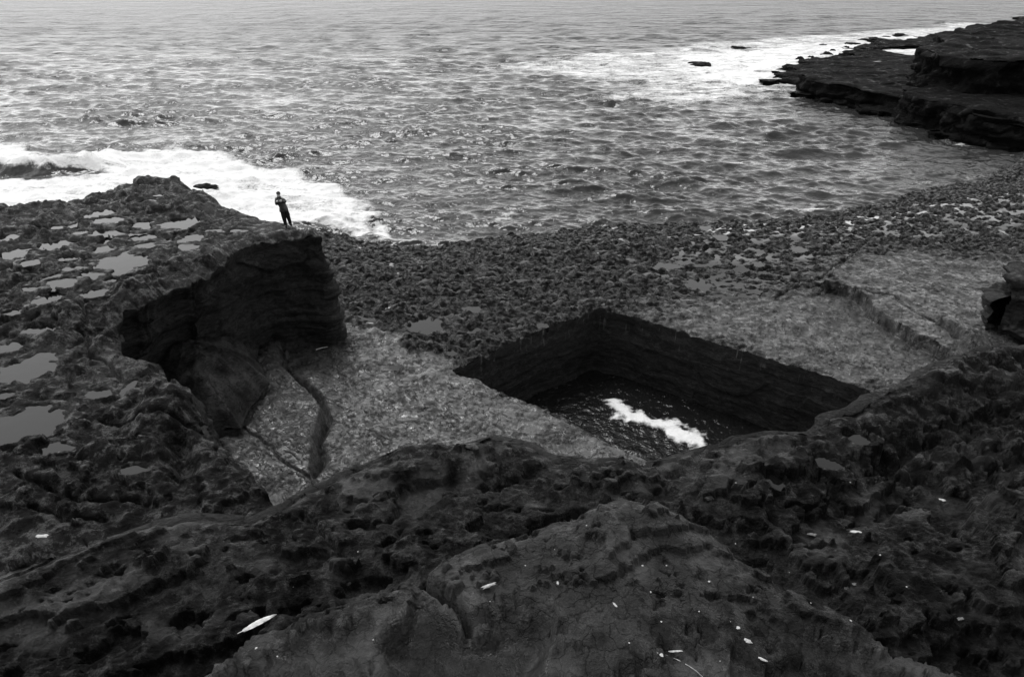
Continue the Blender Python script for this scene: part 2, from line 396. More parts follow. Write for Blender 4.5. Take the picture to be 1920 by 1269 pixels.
# pools hollowed in the shelf
def ell(cx, cy, rx, ry, z):
    c = at(cx, cy, z); a = abs(at(cx + rx, cy, z)[0] - c[0]); b = abs(at(cx, cy - ry, z)[1] - at(cx, cy + ry, z)[1]) / 2
    return c[0], c[1], a, b
def pool_field(X, Y, spec, wob=.35, seed=0):
    cx, cy, a, b = spec
    ux, uy = (X - cx) / a, (Y - cy) / b
    r = np.hypot(ux, uy)
    return r - 1 - wob * (perlin(X / (.55 * a + .12), Y / (.55 * b + .12), 200 + seed) + .5 * perlin(X / (.2 * a + .08), Y / (.2 * b + .08), 201 + seed))
def pools(name, X, Y, Z, keep, lst, z0, mat, lab, depth=.16, soft=.04, wob=.38):
    """hollow each pool into the ground and fill it: one sheet of water per pool, its shore where the rock rises"""
    out = []
    for i, (px, py, rx, ry) in enumerate(lst):
        sp_ = ell(px, py, rx, ry, z0); pf = pool_field(X, Y, sp_, wob, i * 3)
        near = pf < .5
        if not near.any(): continue
        core = pf < 0
        lev = np.median(Z[core]) - .02 if core.any() else 0
        tgt = lev - depth * (-pf).clip(0, 1) - .012
        w = 1 - sst(-soft, .06, pf)
        Z[:] = np.where(near, Z * (1 - w) + np.minimum(tgt, Z + .0) * w, Z)
        ring = (pf > .03) & near
        Z[:] = np.where(ring, np.maximum(Z, lev + .012 + .05 * sst(.03, .3, pf)), Z)
        out.append((lev, near, px, py))
    objs = []
    for lev, near, px, py in out:
        k = near[:-1, :-1] & near[1:, 1:] & near[:-1, 1:] & near[1:, :-1] & keep
        lo = np.minimum(np.minimum(Z[:-1, :-1], Z[1:, 1:]), np.minimum(Z[:-1, 1:], Z[1:, :-1]))
        k = k & (lo < lev + .01)
        if k.sum() < 2: continue
        objs.append(link(name, grid_mesh(name, X, Y, np.full(X.shape, lev), k), mat, kind='structure', label=lab(px, py)))
    return objs
inn = np.minimum(-d_shelf, d_hole)
Xc, Yc, keep = cut(X, Y, np.maximum(d_shelf, -d_hole), np.vstack([SHELF]), 0.0)
# snap to both outlines
band = (d_hole < 0) & (d_hole > -.16)
_, bx, by = seg_dist(X[band], Y[band], HOLE); Xc = X.copy(); Yc = Y.copy(); Xc[band] = bx; Yc[band] = by
ok = (d_shelf <= .1) & (d_hole > -.16); core = (d_shelf <= 0) & (d_hole >= 0)
keep = ok[:-1, :-1] & ok[:-1, 1:] & ok[1:, 1:] & ok[1:, :-1] & (core[:-1, :-1] | core[:-1, 1:] | core[1:, 1:] | core[1:, :-1])
POOLS_SHELF = [(800, 611, 36, 14), (884, 582, 20, 7), (848, 662, 10, 5), (738, 690, 9, 5), (1018, 611, 14, 5), (1310, 536, 20, 10), (1248, 503, 22, 6), (1420, 500, 10, 4), (1350, 447, 14, 5), (1500, 470, 14, 5), (1326, 420, 12, 5)]
pools('rock_pool', Xc, Yc, Zs, keep, POOLS_SHELF, 0, M_POOL, lambda a, b: 'bright irregular pool between the dark knobbly lumps of the low shelf' if (a, b) != (800, 611) else 'largest bright pool on the knobbly low shelf, near the head of the inlet')
wetzone = 1 - sst(-1, 1, sdf(X, Y, poly([(1230, 480), (1330, 410), (1560, 400), (1900, 350), (1990, 420), (1700, 470), (1560, 470), (1480, 545), (1330, 570), (1230, 560)], 0), 5.0) + 2.2 * perlin(X / 3, Y / 3, 95))
Zs -= .05 * wetzone * (1 - slab)
tint = .44 + .25 * slab + .12 * fbm(X, Y, 3, 3, 97) - .1 * sst(44, 52, Y)
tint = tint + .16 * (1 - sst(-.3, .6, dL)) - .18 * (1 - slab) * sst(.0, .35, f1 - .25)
pk = pl0 / .06 - np.floor(pl0 / .06)
film = slab * sst(.0, .25, fbm(X, Y, 1.1, 4, 130) + .08) * (1 - sst(.55, .8, pk)) * .25 + slab * .36
gyy, gxx = np.gradient(Zs); steep = sst(.35, .8, np.hypot(gxx / np.gradient(Xc, axis=1), gyy / np.gradient(Yc, axis=0))); film = film * (1 - steep); tint = tint - .12 * steep  # shade of the steep faces is put into the rock colour
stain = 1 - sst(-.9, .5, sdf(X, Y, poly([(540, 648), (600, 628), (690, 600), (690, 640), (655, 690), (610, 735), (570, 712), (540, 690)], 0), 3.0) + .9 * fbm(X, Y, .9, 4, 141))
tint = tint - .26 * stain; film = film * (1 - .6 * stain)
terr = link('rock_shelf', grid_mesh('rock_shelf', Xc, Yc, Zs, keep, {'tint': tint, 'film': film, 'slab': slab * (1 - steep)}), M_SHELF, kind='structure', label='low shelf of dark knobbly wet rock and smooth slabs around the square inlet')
RIM = edge_height(Xc, Yc, Zs, band)
# shallow water standing between the lumps
lev = broad * (1 - .6 * slab) - .0 - .12 * (1 - wetzone) * sst(-.1, .2, perlin(X / 1.9, Y / 1.9, 99) + .28) - .9 * sst(-7, 0, d_shelf) * sst(38, 46, Y)
dry = (slab > .55) | (dS < .3) | (d_hole < .5) | (d_shelf > -1.2)
kk = keep & (Zs < lev + .03)[:-1, :-1] & ~dry[:-1, :-1] & ~dry[1:, 1:]
link('water', grid_mesh('puddles', Xc, Yc, lev, kk), M_POOL, kind='stuff', label='shallow bright puddles standing between the lumps of the low shelf', cat='puddles')
# outer drop of the shelf into the sea
link('shelf_face', ribbon('shelf_face', SHELF, -1.6, SEA - 1.2, .25, .25, lambda t, s: .9 * t, .3, 31, True, .15, -1), M_WALL, kind='structure')

# ---- the square inlet: four walls and its water
def shelf_z(x, y):
    return np.full(x.shape, -.06)
link('inlet_wall', ribbon('inlet_wall', HOLE, RIM, SEA - 1.5, .07, .06, lambda t, s: -.10 * t, .14, 44, True, .055, 1, .7), M_HOLE, kind='structure', label='sheer stratified walls of the square sea inlet')
gx, gy = np.meshgrid(np.linspace(-6, 34, 330), np.linspace(12, 42, 260))
IFOAM = poly([(1138, 757), (1150, 748), (1185, 762), (1225, 782), (1270, 790), (1322, 820), (1340, 838), (1290, 846), (1255, 826), (1225, 806), (1170, 790), (1148, 785)], SEA)
w = sdf(gx, gy, HOLE, 2.0) < .5
fo = sst(.75, -.75, sdf(gx, gy, IFOAM, 4.0) + .9 * fbm(gx, gy, 1.0, 4, 5, .6))
gz = SEA + .05 * fbm(gx, gy, 1.1, 3, 120) + .04 * perlin(gx / .45, gy / .5, 121) + .08 * fo
link('water', grid_mesh('inlet_water', gx, gy, gz, w[:-1, :-1], {'foam': fo * 1.1}), M_INLET, kind='structure', label='black rippled water in the square inlet with a streak of white foam')

# ---- the high left platform
ys = np.r_[np.linspace(300, 620, 330), np.linspace(622, 1010, 250), np.linspace(1014, 1300, 30)]
X, Y = fan(ZB, ys, -1.75, -.20, 520)
d_b = sdf(X, Y, BLOCK)
dF, _, _ = seg_dist(X, Y, EDGE, False)
wx = X + .8 * fbm(X, Y, 2.5, 3, 300); wy = Y + .8 * fbm(X, Y, 2.5, 3, 301)
base = .5 * fbm(wx, wy, 5, 5, 302)
Zb = terrace(base + .16 * fbm(X, Y, .8, 4, 303, .6), .17, .14) + .10 * fbm(X, Y, .5, 4, 304, .6)
pf1, pf2, pid = worley(wx / 1.15, wy / .95, 310)
Zb += .26 * (1 - (pf1 / .7) ** 2).clip(-.4, 1) * (.3 + pid) * sst(16, 24, Y)
Zb += .12 * ridged(X, Y, .8, 4, 311)
Zb += .35 * sst(22, 14, Y)
Zb += .35 * np.exp(-(sdf(X, Y, poly([(255, 345), (340, 336), (400, 372), (380, 395), (260, 372)], ZB), 6.0).clip(0, 9) / 1.0) ** 2) * .35
pc_ = at(545, 424, ZB); calm = np.exp(-(((X - pc_[0]) / 4.5) ** 2 + ((Y - pc_[1]) / 3.0) ** 2))
Zb *= (1 - .75 * calm); Zb -= .18 * calm
hump = lambda px, py, rx, ry, h, q=2.5: h * np.exp(-(((X - ell(px, py, rx, ry, ZB)[0]) / ell(px, py, rx, ry, ZB)[2]) ** 2 + ((Y - ell(px, py, rx, ry, ZB)[1]) / ell(px, py, rx, ry, ZB)[3]) ** 2) ** (q / 2))
Zb += hump(330, 775, 62, 48, .75, 4) + hump(255, 545, 36, 22, .35, 3) + hump(80, 640, 60, 12, .3) + hump(150, 700, 60, 12, .25) + hump(250, 860, 90, 22, .45, 4) + hump(90, 590, 50, 12, .3) + hump(580, 431, 10, 4, .32, 3)
CR = [[(165, 560), (150, 620), (170, 670), (215, 745)], [(330, 830), (352, 905)], [(190, 792), (300, 806), (380, 812)], [(0, 660), (60, 640), (110, 605)], [(40, 905), (160, 950), (280, 955)], [(60, 960), (200, 985)]]
for i, ln in enumerate(CR):
    dd, _, _ = seg_dist(X, Y, fractal(poly(ln, ZB), False, .08, 4, 70 + i), False); Zb -= (.28 if i != 1 else .6) * np.exp(-(dd / (.07 if i != 1 else .3)) ** 2)
Zb += ZB
Zb -= .28 * sst(-.5, .02, d_b)
Xc, Yc, keep = cut(X, Y, d_b, BLOCK, .22)
PL = [(293, 371, 10, 3), (276, 385, 14, 4), (191, 406, 18, 6), (206, 419, 20, 5), (100, 427, 40, 3), (142, 423, 9, 4), (282, 423, 30, 7), (340, 420, 26, 9), (200, 438, 38, 5), (269, 445, 18, 6), (318, 446, 6, 5),
      (356, 450, 15, 10), (274, 469, 25, 8), (352, 469, 17, 5), (193, 453, 9, 7), (192, 469, 14, 6), (106, 458, 26, 8), (182, 489, 18, 6), (227, 499, 36, 15), (23, 474, 22, 9), (11, 450, 13, 7), (129, 491, 13, 4),
      (59, 499, 14, 5), (40, 490, 9, 4), (140, 510, 16, 4), (160, 523, 25, 7), (102, 529, 17, 7), (121, 541, 21, 8), (178, 555, 19, 7), (61, 548, 14, 4), (95, 567, 20, 10), (208, 531, 9, 4), (75, 620, 36, 9), (22, 652, 26, 11),
      (446, 429, 13, 3), (400, 432, 14, 4), (50, 692, 56, 28), (8, 743, 18, 7), (186, 748, 28, 9), (50, 810, 68, 36), (107, 851, 34, 13), (257, 902, 25, 10), (243, 737, 12, 14), (150, 438, 12, 4), (30, 600, 16, 6)]
def pl_label(a, b):
    return {(227, 499): 'wide pale pool in the middle of the high platform, beside the overhang edge', (50, 692): 'wide oval grey pool on the near part of the high platform',
            (50, 810): 'largest dark grey pool on the near part of the high platform', (107, 851): 'small oval pool with a pale rim beside the largest grey pool',
            (257, 902): 'small squarish pool in a dark notch near the platform edge', (186, 748): 'small bright oval pool at the end of a long crack'}.get((a, b), 'small bright pool among the rough dark rock of the high platform')
PL = [(a, b, c * (1.3 if b < 600 else .95), d * (1.3 if b < 600 else .95)) for a, b, c, d in PL]
pools('rock_pool', Xc, Yc, Zb, keep, PL, ZB, M_POOL, pl_label, .14)
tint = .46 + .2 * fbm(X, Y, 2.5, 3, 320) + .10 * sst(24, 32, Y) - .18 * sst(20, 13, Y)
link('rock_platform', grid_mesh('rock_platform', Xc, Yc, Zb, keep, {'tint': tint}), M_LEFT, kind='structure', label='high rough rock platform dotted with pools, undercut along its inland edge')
PX_, PY_, PZ_ = Xc, Yc, Zb.copy()
def block_prof(t, s):
    s = (s - .10) / .90; bay = sst(.28, .42, s) * (1 - sst(.66, .74, s)); nose = 1 - sst(.0, .30, s)
    return -2.2 * bay * np.sin(np.clip(t * 1.15, 0, 1) * math.pi * .5) + nose * (.5 * sst(.08, .16, t) + .5 * t + .5 * sst(.5, .85, t) - .3 * np.exp(-((t - .16) / .05) ** 2)) + .5 * sst(.74, .8, s) * t + np.exp(-((s + .02) / .09) ** 2) * (.95 * sst(.07, .13, t) + .5 * t)
bkw = fractal(poly(BACK_PX, ZB), False, .05, 3, 3); bw_line = np.vstack([bkw[-26:-1], EDGE])
link('platform_face', ribbon('platform_face', bw_line, edge_height(PX_, PY_, PZ_, np.abs(d_b) < .25), -.6, .07, .07, block_prof, .30, 52, False, .16, -1, 1.1), M_WALL, kind='structure', label='tall dark face of the high platform with a hollow bay under its edge')
bk = fractal(poly(BACK_PX, ZB), False, .05, 3, 3)
link('platform_face', ribbon('platform_back', bk[:-22], ZB - .3, SEA - 1, .3, .3, lambda t, s: .8 * t, .3, 53, False, .2, -1, 1.1), M_WALL, kind='structure', label='seaward face of the high platform')
# rock mass under the overhang
ys = np.linspace(545, 850, 200); X, Y = fan(1.0, ys, -.68, -.24, 240)
MASS = fractal(poly([(470, 600), (486, 640), (484, 678), (505, 714), (466, 764), (452, 800), (395, 814), (300, 800), (230, 700), (240, 590), (400, 560)], 1.0), True, .05, 3, 9)
dm = sdf(X, Y, MASS)
Zm = 2.6 * (1 - np.exp(dm.clip(-9, 0) / 1.5)) + .9 + .3 * fbm(X, Y, 1.6, 5, 400) + .25 * terrace(fbm(X, Y, 1.2, 3, 401), .3, .3)
Xc, Yc, keep = cut(X, Y, dm, MASS, .12)
bt = link('boulder', grid_mesh('boulder', Xc, Yc, Zm, keep, {'tint': .5 + .3 * fbm(X, Y, 1, 3, 402)}), M_WALL, kind='structure', label='smooth dark rock mass under the overhanging platform edge')
link('boulder_face', ribbon('boulder_face', MASS, .9, -.5, .08, .1, lambda t, s: -.35 * t, .1, 55, True, .06, -1), M_WALL, bt)

# ---- the ledges the viewer stands on
EB = poly([(2150, 560), (1920, 640), (1800, 662), (1740, 690), (1640, 735), (1560, 765), (1440, 800), (1340, 825), (1260, 848), (1215, 866), (1110, 852), (1000, 822), (920, 806), (880, 820),
           (760, 826), (650, 870), (590, 900), (540, 930), (470, 962), (400, 958), (290, 963), (200, 1000), (100, 1040), (0, 1080), (-200, 1150), (-420, 1260)], 13.9)
EB = fractal(EB, False, .09, 3, 14)
EA = poly([(60, 1330), (250, 1235), (400, 1150), (470, 1095), (560, 1060), (640, 1050), (745, 1055), (790, 1035), (860, 1000), (930, 978), (1100, 935), (1240, 922), (1330, 945), (1420, 975), (1500, 1015), (1620, 1060), (1750, 1120), (1900, 1200), (2100, 1290)], 15.6)
EA = fractal(EA, False, .06, 3, 15)
FOREB = np.vstack([EB, [[-14, -3], [18, -3]]])
FOREA = np.vstack([EA, [[9, -3], [-9, -3]]])
ys = np.r_[np.linspace(560, 800, 70), np.linspace(801, 1275, 400), np.linspace(1280, 1900, 60)]
X, Y = fan(14.6, ys, -1.75, 1.75, 800)
db = sdf(X, Y, FOREB); da = sdf(X, Y, FOREA)
wx = X + .25 * fbm(X, Y, .8, 3, 500); wy = Y + .25 * fbm(X, Y, .8, 3, 501)
ux_ = (X * .93 + Y * .36) / 1.9; uy_ = (-X * .36 + Y * .93) * 1.35
bedB = .55 * fbm(ux_ + .2 * fbm(X, Y, .6, 3, 500), uy_ + .2 * fbm(X, Y, .6, 3, 501), 1.5, 6, 502, .52) + .10 * fbm(X, Y, .4, 4, 503, .6)
lumpB = terrace(bedB, .105, .10) + .35 * bedB + .05 * ridged(X, Y, .35, 4, 504) + .05 * fbm(X, Y, .16, 3, 507)
w1, w2, wid = worley(wx / .30, wy / .26, 505)
rightz = sst(2.0, 4.5, X) * sst(5.5, 7, Y)
lumpB += .10 * rightz * ((1 - (w1 / .6) ** 2).clip(-.5, 1) * (.2 + wid) + .6 * fbm(X, Y, .2, 3, 506)) - .12 * rightz
ZBf = 13.88 + lumpB * (.35 + .65 * sst(0, -.9, db))
bedA = .20 * fbm(ux_ * 1.2, uy_, 1.1, 6, 510, .52) + .04 * fbm(X, Y, .2, 4, 511, .62)
lumpA = .6 * bedA + terrace(bedA, .045, .10) + .02 * ridged(X, Y, .16, 4, 512)
q1, q2, qid = worley(X / .16, Y / .16, 513)
pits = np.where(qid > .86, -.05 * np.exp(-(q1 / .16) ** 2), 0) + np.where(qid < .03, -.07 * np.exp(-(q1 / .25) ** 2), 0)
ZAf = 15.55 + lumpA + pits - .10 * sst(.6, 2.5, X) * 3.0 - .2 * sst(-.4, -1.6, X)
stepw = 1 - sst(-.10, .10 + .15 * perlin(X / .4, Y / .4, 515), da)
stepw = stepw * (1 - .0)
Z = ZBf * (1 - stepw) + ZAf * stepw - .10 * stepw * sst(-.35, 0, da)
# ends of the near ledge melt into the lower one
# hollow basin with the straight joint in the near ledge
bas = poly([(772, 1052), (830, 1110), (876, 1166), (940, 1160), (1000, 1128), (1045, 1150), (1050, 1200), (1025, 1300), (760, 1310), (700, 1200), (740, 1120)], 15.5)
dbz = sdf(X, Y, fractal(bas, True, .05, 3, 33), 2.0) + .05 * perlin(X / .2, Y / .2, 516)
bw_ = 1 - sst(-.16, .02, dbz); Z = Z * (1 - .85 * bw_) + .85 * bw_ * (15.30 + .03 * fbm(X, Y, .5, 4, 540))
for ln, wd, dp in (([(768, 1050), (822, 1105), (878, 1168)], .022, .3), ([(876, 1168), (940, 1155), (1000, 1128)], .02, .07), ([(1420, 930), (1500, 1000)], .02, .08), ([(560, 940), (640, 1030)], .03, .1), ([(900, 870), (1030, 905), (1100, 900)], .02, .12)):
    dd, _, _ = seg_dist(X, Y, fractal(poly(ln, 15.5 if ln[0][1] > 1000 else 14), False, .03, 3, 34), False); Z -= dp * np.exp(-(dd / wd) ** 2)
Z -= .10 * sst(-.2, .02, db)
Xc, Yc, keep = cut(X, Y, db, FOREB, .1)
Z += .10 * stepw * np.exp(-(((X - .45) / 1.0) ** 2 + ((Y - 3.75) / .35) ** 2))
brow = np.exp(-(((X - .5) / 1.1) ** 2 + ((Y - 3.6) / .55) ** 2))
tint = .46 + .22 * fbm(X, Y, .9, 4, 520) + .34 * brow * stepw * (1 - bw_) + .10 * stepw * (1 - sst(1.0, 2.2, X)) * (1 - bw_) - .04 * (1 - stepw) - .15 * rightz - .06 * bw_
PF = [(1450, 905, 16, 18), (1610, 805, 30, 12), (1545, 862, 36, 12)]
POOLZ = {}
for spec in PF:
    pass
Z += 0
hiP = [p for p in PF if p[1] > 1100]; loP = [p for p in PF if p[1] <= 1100]
pools('rock_pool', Xc, Yc, Z, keep, hiP, 15.45, M_POOL, lambda a, b: 'black still pool in the hollow of the near ledge by the straight crack', .05, .3, .22)
pools('rock_pool', Xc, Yc, Z, keep, loP, 13.9, M_POOL, lambda a, b: 'thin dark puddle lying in the pitted ledge rock', .05, .2, .3)
FX, FY, FZ = Xc, Yc, Z
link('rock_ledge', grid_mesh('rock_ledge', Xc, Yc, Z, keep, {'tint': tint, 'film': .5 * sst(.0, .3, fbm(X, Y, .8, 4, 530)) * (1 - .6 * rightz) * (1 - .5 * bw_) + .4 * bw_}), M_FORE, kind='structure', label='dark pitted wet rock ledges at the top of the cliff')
link('ledge_face', ribbon('ledge_face', EB, 13.7, -1.0, .15, .2, lambda t, s: .9 * t, .4, 61, False, .2, -1, 1.2), M_WALL, kind='structure', label='cliff face below the near ledges')
def ground_z(px, py, z0):
    """height of the near ledge under a photo pixel"""
    z = z0
    for _ in range(6):
        p = at(px, py, z)
        z = float(FZ.ravel()[np.argmin((FX - p[0]) ** 2 + (FY - p[1]) ** 2)])
    p = at(px, py, z); return np.array([p[0], p[1], z])

# ---- right-hand dark buttress on the shelf
def mesa(name, P, ztop, zbot, mat, cell, amp, seed, out, label=None, tn=.5, strata=.2, slope=0., rag=.09):
    """a flat-topped rock: rough top cut to its outline, stratified faces"""
    P = fractal(P, True, rag, 4 if cell > .3 else 3, seed); lo = P.min(0); hi = P.max(0)
    x = np.arange(lo[0] - cell, hi[0] + cell, cell); y = np.arange(lo[1] - cell, hi[1] + cell, cell)
    X, Y = np.meshgrid(x, y); d = sdf(X, Y, P)
    Zt = ztop + amp * fbm(X, Y, 14 * cell, 5, seed) + terrace(amp * fbm(X, Y, 22 * cell, 3, seed + 1), amp * .4, .25) + slope * (-d).clip(0, 1e9) - amp * .35 * sst(-1.5 * cell, 0, d)
    Xc, Yc, k = cut(X, Y, d, P, cell * 1.5)
    o = link(name, grid_mesh(name, Xc, Yc, Zt, k, {'tint': tn + .25 * fbm(X, Y, 12 * cell, 3, seed + 2)}), mat, kind='structure', label=label)
    link('rock_face', ribbon('rock_face', P, ztop - amp * .6, zbot, cell, cell, lambda t, s: out * t, amp * .8, seed + 3, True, strata, -1, max(.6, 3 * cell)), mat, o)
    return o
p0 = at(1856, 640, .4); p1 = at(1990, 650, .4)
mesa('rock_buttress', np.array([[p0[0], p0[1]], [p0[0] - .15, p0[1] + .7], [p0[0] + .5, p0[1] + 1.0], [p0[0] + .6, p0[1] + 1.9], [p0[0] + 1.9, p0[1] + 2.2], [p1[0] + 3, p1[1] + 3], [p1[0] + 4, p1[1] - 5], [p0[0] + 1.2, p0[1] - 1.8], [p0[0] + 1.0, p0[1] - .5]]), 4.3, -.3, M_WALL, .09, .22, 601, .3, 'dark upright rock buttress at the edge of the raised slab', .5, .3)

# ---- headland across the bay
def zat(px_top, d):                       # height of something at ground distance d (straight ahead) seen at pixel row px_top
    return ZC - d * math.tan(PITCH + math.atan((px_top - CY) / F))
b2 = [(1505, 186), (1535, 192), (1572, 197), (1612, 210), (1660, 217), (1694, 226), (1706, 242), (1760, 252), (1798, 266), (1850, 276), (1925, 290), (2050, 305)]
B2 = poly(b2, SEA); d2 = B2[0][1]
LOWZ = zat(150, d2)
mesa('headland_reef', np.vstack([poly([(1462, 139), (1488, 128), (1560, 108), (1572, 98), (1600, 96), (1640, 92), (1660, 84), (1640, 78), (1700, 72), (1752, 62), (1830, 48), (1900, 38), (2100, 22)], SEA + 1.0), [[260, 190], [200, 110]], B2[::-1][2:], poly([(1500, 160)], SEA + 1.0)]), SEA + 1.1, SEA - 1, M_FAR, .5, .7, 611, .4, 'low dark reef of the headland awash at its tip', .5, .4, 0., .34)
top2 = B2 + np.array([.3, 1.0])
mesa('headland_ledge', np.vstack([top2[::-1], [[top2[0][0] + 2, top2[0][1] + 9], [top2[0][0] + 20, top2[0][1] + 16], [top2[0][0] + 50, top2[0][1] + 26], [160, 150], [150, 90]]]), LOWZ, SEA - .8, M_FAR, .4, .5, 613, .5, 'flat dark ledge of the headland rising sheer from the bay', .5, .6, .02)
q = poly([(1700, 240), (1760, 252), (1800, 264), (1925, 288), (2060, 300)], SEA) + np.array([.6, 1.2]); dq = q[0][1]
mesa('headland_step', np.vstack([q[::-1], [[q[0][0] + 3, q[0][1] + 10], [q[0][0] + 30, q[0][1] + 18], [150, 120], [140, 80]]]), zat(180, dq), SEA - .8, M_FAR, .4, .5, 615, .6, 'second higher ledge of the headland', .5, .6, .03)
q5 = poly([(1800, 268), (1860, 278), (1925, 290), (2060, 302)], SEA) + np.array([.8, .4]); d5 = q5[0][1]
mesa('headland_block', np.vstack([q5[::-1], [[q5[0][0] + 1.0, q5[0][1] + 6], [q5[0][0] + 30, q5[0][1] + 10], [120, 90], [110, 66]]]), zat(214, d5), SEA - .8, M_FAR, .35, .4, 617, .5, 'dark square block at the foot of the headland', .45, .5)
z4b = LOWZ + .3
q4 = poly([(1742, 172), (1800, 182), (1920, 190), (2100, 196)], z4b); d4 = q4[0][1]
z4 = zat(98, d4)
mesa('headland_cliff', np.vstack([q4[::-1], [at(1740, 140, z4b)], [at(1752, 84, z4)], [at(1770, 58, z4)], [at(1830, 46, z4)], [at(1870, 39, z4)], [at(2100, 26, z4)], [[330, 170], [230, 100]]]), z4, SEA, M_FAR, .6, .9, 619, .6, 'tall dark stratified cliff of the headland', .5, .9)

# ---- the sea
ys = np.r_[np.linspace(-78.5, -2, 50) , np.linspace(0, 470, 470), np.linspace(475, 620, 20)]
X, Y = fan(SEA, ys, -.98, 1.02, 640)
def waves(X, Y, n=260, seed=11):
    rng = np.random.default_rng(seed); Zw = np.zeros_like(X); DX = np.zeros_like(X); DY = np.zeros_like(X)
    cell = Y * .0032 + .02; rowc = np.gradient(Y, axis=0); rowc = np.abs(rowc)
    lim = np.maximum(cell, rowc)
    for i in range(n):
        lam = .5 * (26 ** (rng.random() ** 1.2)); th = rng.normal() * .42 + math.radians(262)
        k = 2 * math.pi / lam; a = .0105 * lam ** .72 * (1.0 if lam < 9 else (9 / lam) ** 1.1) * rng.uniform(.5, 1.5) * (.74 if lam < 3.0 else .66)
        kx, ky = k * math.cos(th), k * math.sin(th); ph = rng.random() * 6.283
        f = 1 - sst(.26, .6, lim / lam)
        arg = kx * X + ky * Y + ph
        s, c = np.sin(arg), np.cos(arg)
        Zw += a * s * f; DX += a * c * math.cos(th) * f * .55; DY += a * c * math.sin(th) * f * .55
    gust = (.85 + .9 * fbm(X * .6, Y, 16, 3, 700)).clip(.35, 1.6)
    return Zw * gust, DX * gust, DY * gust
Zw, DX, DY = waves(X, Y)
foam = np.zeros_like(X)
def foam_zone(px, val, soft, wob, sc, seed):
    global foam
    P = poly(px, SEA); d = sdf(X, Y, P, soft * 2 + wob * 2)
    d = d + wob * fbm(X, Y, sc, 4, seed)
    foam = np.maximum(foam, val * sst(soft, -soft, d))
foam_zone([(-80, 262), (40, 268), (60, 300), (110, 318), (230, 288), (330, 270), (400, 278), (470, 308), (540, 318), (640, 345), (685, 375), (690, 405), (715, 442), (660, 432), (560, 425), (500, 520), (-80, 520)], 1.0, 2.2, 3.0, 6, 711)
foam_zone([(1240, 108), (1350, 92), (1480, 84), (1600, 80), (1700, 66), (1800, 52), (1900, 40), (1980, 60), (1700, 110), (1560, 112), (1470, 138), (1500, 165), (1430, 178), (1330, 160), (1280, 140)], .95, 8, 9, 20, 712)
foam_zone([(930, 128), (1080, 100), (1250, 88), (1420, 70), (1640, 58), (1850, 40), (1950, 60), (1500, 170), (1420, 190), (1300, 195), (1060, 186), (1150, 165), (1100, 150)], .80, 9, 13, 24, 713)
for i, (ln, wd, v) in enumerate((([(880, 438), (930, 415), (985, 388)], 1.3, .85), ([(1480, 402), (1560, 388), (1600, 372)], 1.0, .75), ([(1690, 352), (1800, 336), (1850, 325)], 1.2, .75), ([(1780, 268), (1860, 284), (1910, 300)], 1.5, .72),
                  ([(1510, 190), (1600, 210), (1700, 242), (1790, 264)], .8, .6), ([(700, 410), (725, 448), (770, 452)], .9, .85), ([(500, 210), (640, 205)], 1.5, .5), ([(1050, 255), (1110, 262)], 2, .45), ([(890, 225), (960, 240)], 2, .45))):
    dd, _, _ = seg_dist(X, Y, poly(ln, SEA), False); foam = np.maximum(foam, v * np.exp(-((dd + .9 * fbm(X, Y, 3, 4, 720 + i)) / wd) ** 2) * (.75 + .5 * fbm(X, Y, 5, 3, 760 + i)))
# breaking wave at the left: a steep dark face below a white crest
crest = poly([(-80, 316), (30, 322), (100, 325), (180, 318), (230, 310)], SEA); dd, qx, qy = seg_dist(X, Y, crest, False)
sy_ = Y - qy; along = sst(at(255, 310, SEA)[0], at(150, 318, SEA)[0], X)
prof = np.where(sy_ > 0, np.exp(-(sy_ / 4.5) ** 2), np.exp(-(sy_ / 1.3) ** 2))
Zw += 2.0 * prof * along * (1 + .25 * fbm(X, Y, 2.5, 3, 730))
face = np.exp(-((sy_ + 1.9 + .6 * fbm(X, Y, 2, 2, 731)) / .9) ** 2) * along
foam = foam * (1 - .95 * face.clip(0, 1))
# swell lines and the dark crested wavelets in the middle
for (px, py, L, h) in ((1065, 345, 4.0, .45), (330, 232, 9, .3), (470, 155, 10, .3), (1110, 300, 5, .25)):
    c = at(px, py, SEA); sx_ = (X - c[0]) / L; sy_ = (Y - c[1] + .5 * perlin(X / 3, Y / 3, 9)) / 1.0
    Zw += h * np.exp(-sx_ ** 2) * np.where(sy_ > 0, np.exp(-(sy_ / 1.6) ** 2), np.exp(-(sy_ / .7) ** 2))
Zw += .25 * foam * (fbm(X, Y, 1.8, 4, 740)) + .1 * foam
low = (Y < 40)
link('sea', grid_mesh('sea', X + DX, Y + DY, SEA + Zw, None, {'foam': foam, 'chop': sst(50, 300, Y)}), M_SEA, kind='structure', label='grey choppy sea with white surf against the rocks')
# ---- unseen terraced slope added behind the viewer to block the sky there
ys_ = np.linspace(-40, -1.2, 130); xs_ = np.linspace(-70, 70, 260); X, Y = np.meshgrid(xs_, ys_)
d = (-Y - 1.6) + 1.2 * fbm(X, Y, 9, 3, 800)
Z = 15.2 + terrace(d.clip(0, 60) * .85 + 1.2 * fbm(X, Y, 5, 4, 801), 2.4, .3) * sst(0, 2.5, d) + .5 * fbm(X, Y, 2, 4, 802) - 3.0 * sst(25, 60, np.abs(X))
link('sky_block_slope', grid_mesh('sky_block_slope', X, Y, Z, None, {'tint': .5 + .2 * fbm(X, Y, 4, 3, 803)}), M_LEFT, kind='structure', label='unseen terraced rocky slope behind the ledges, added to block the sky')

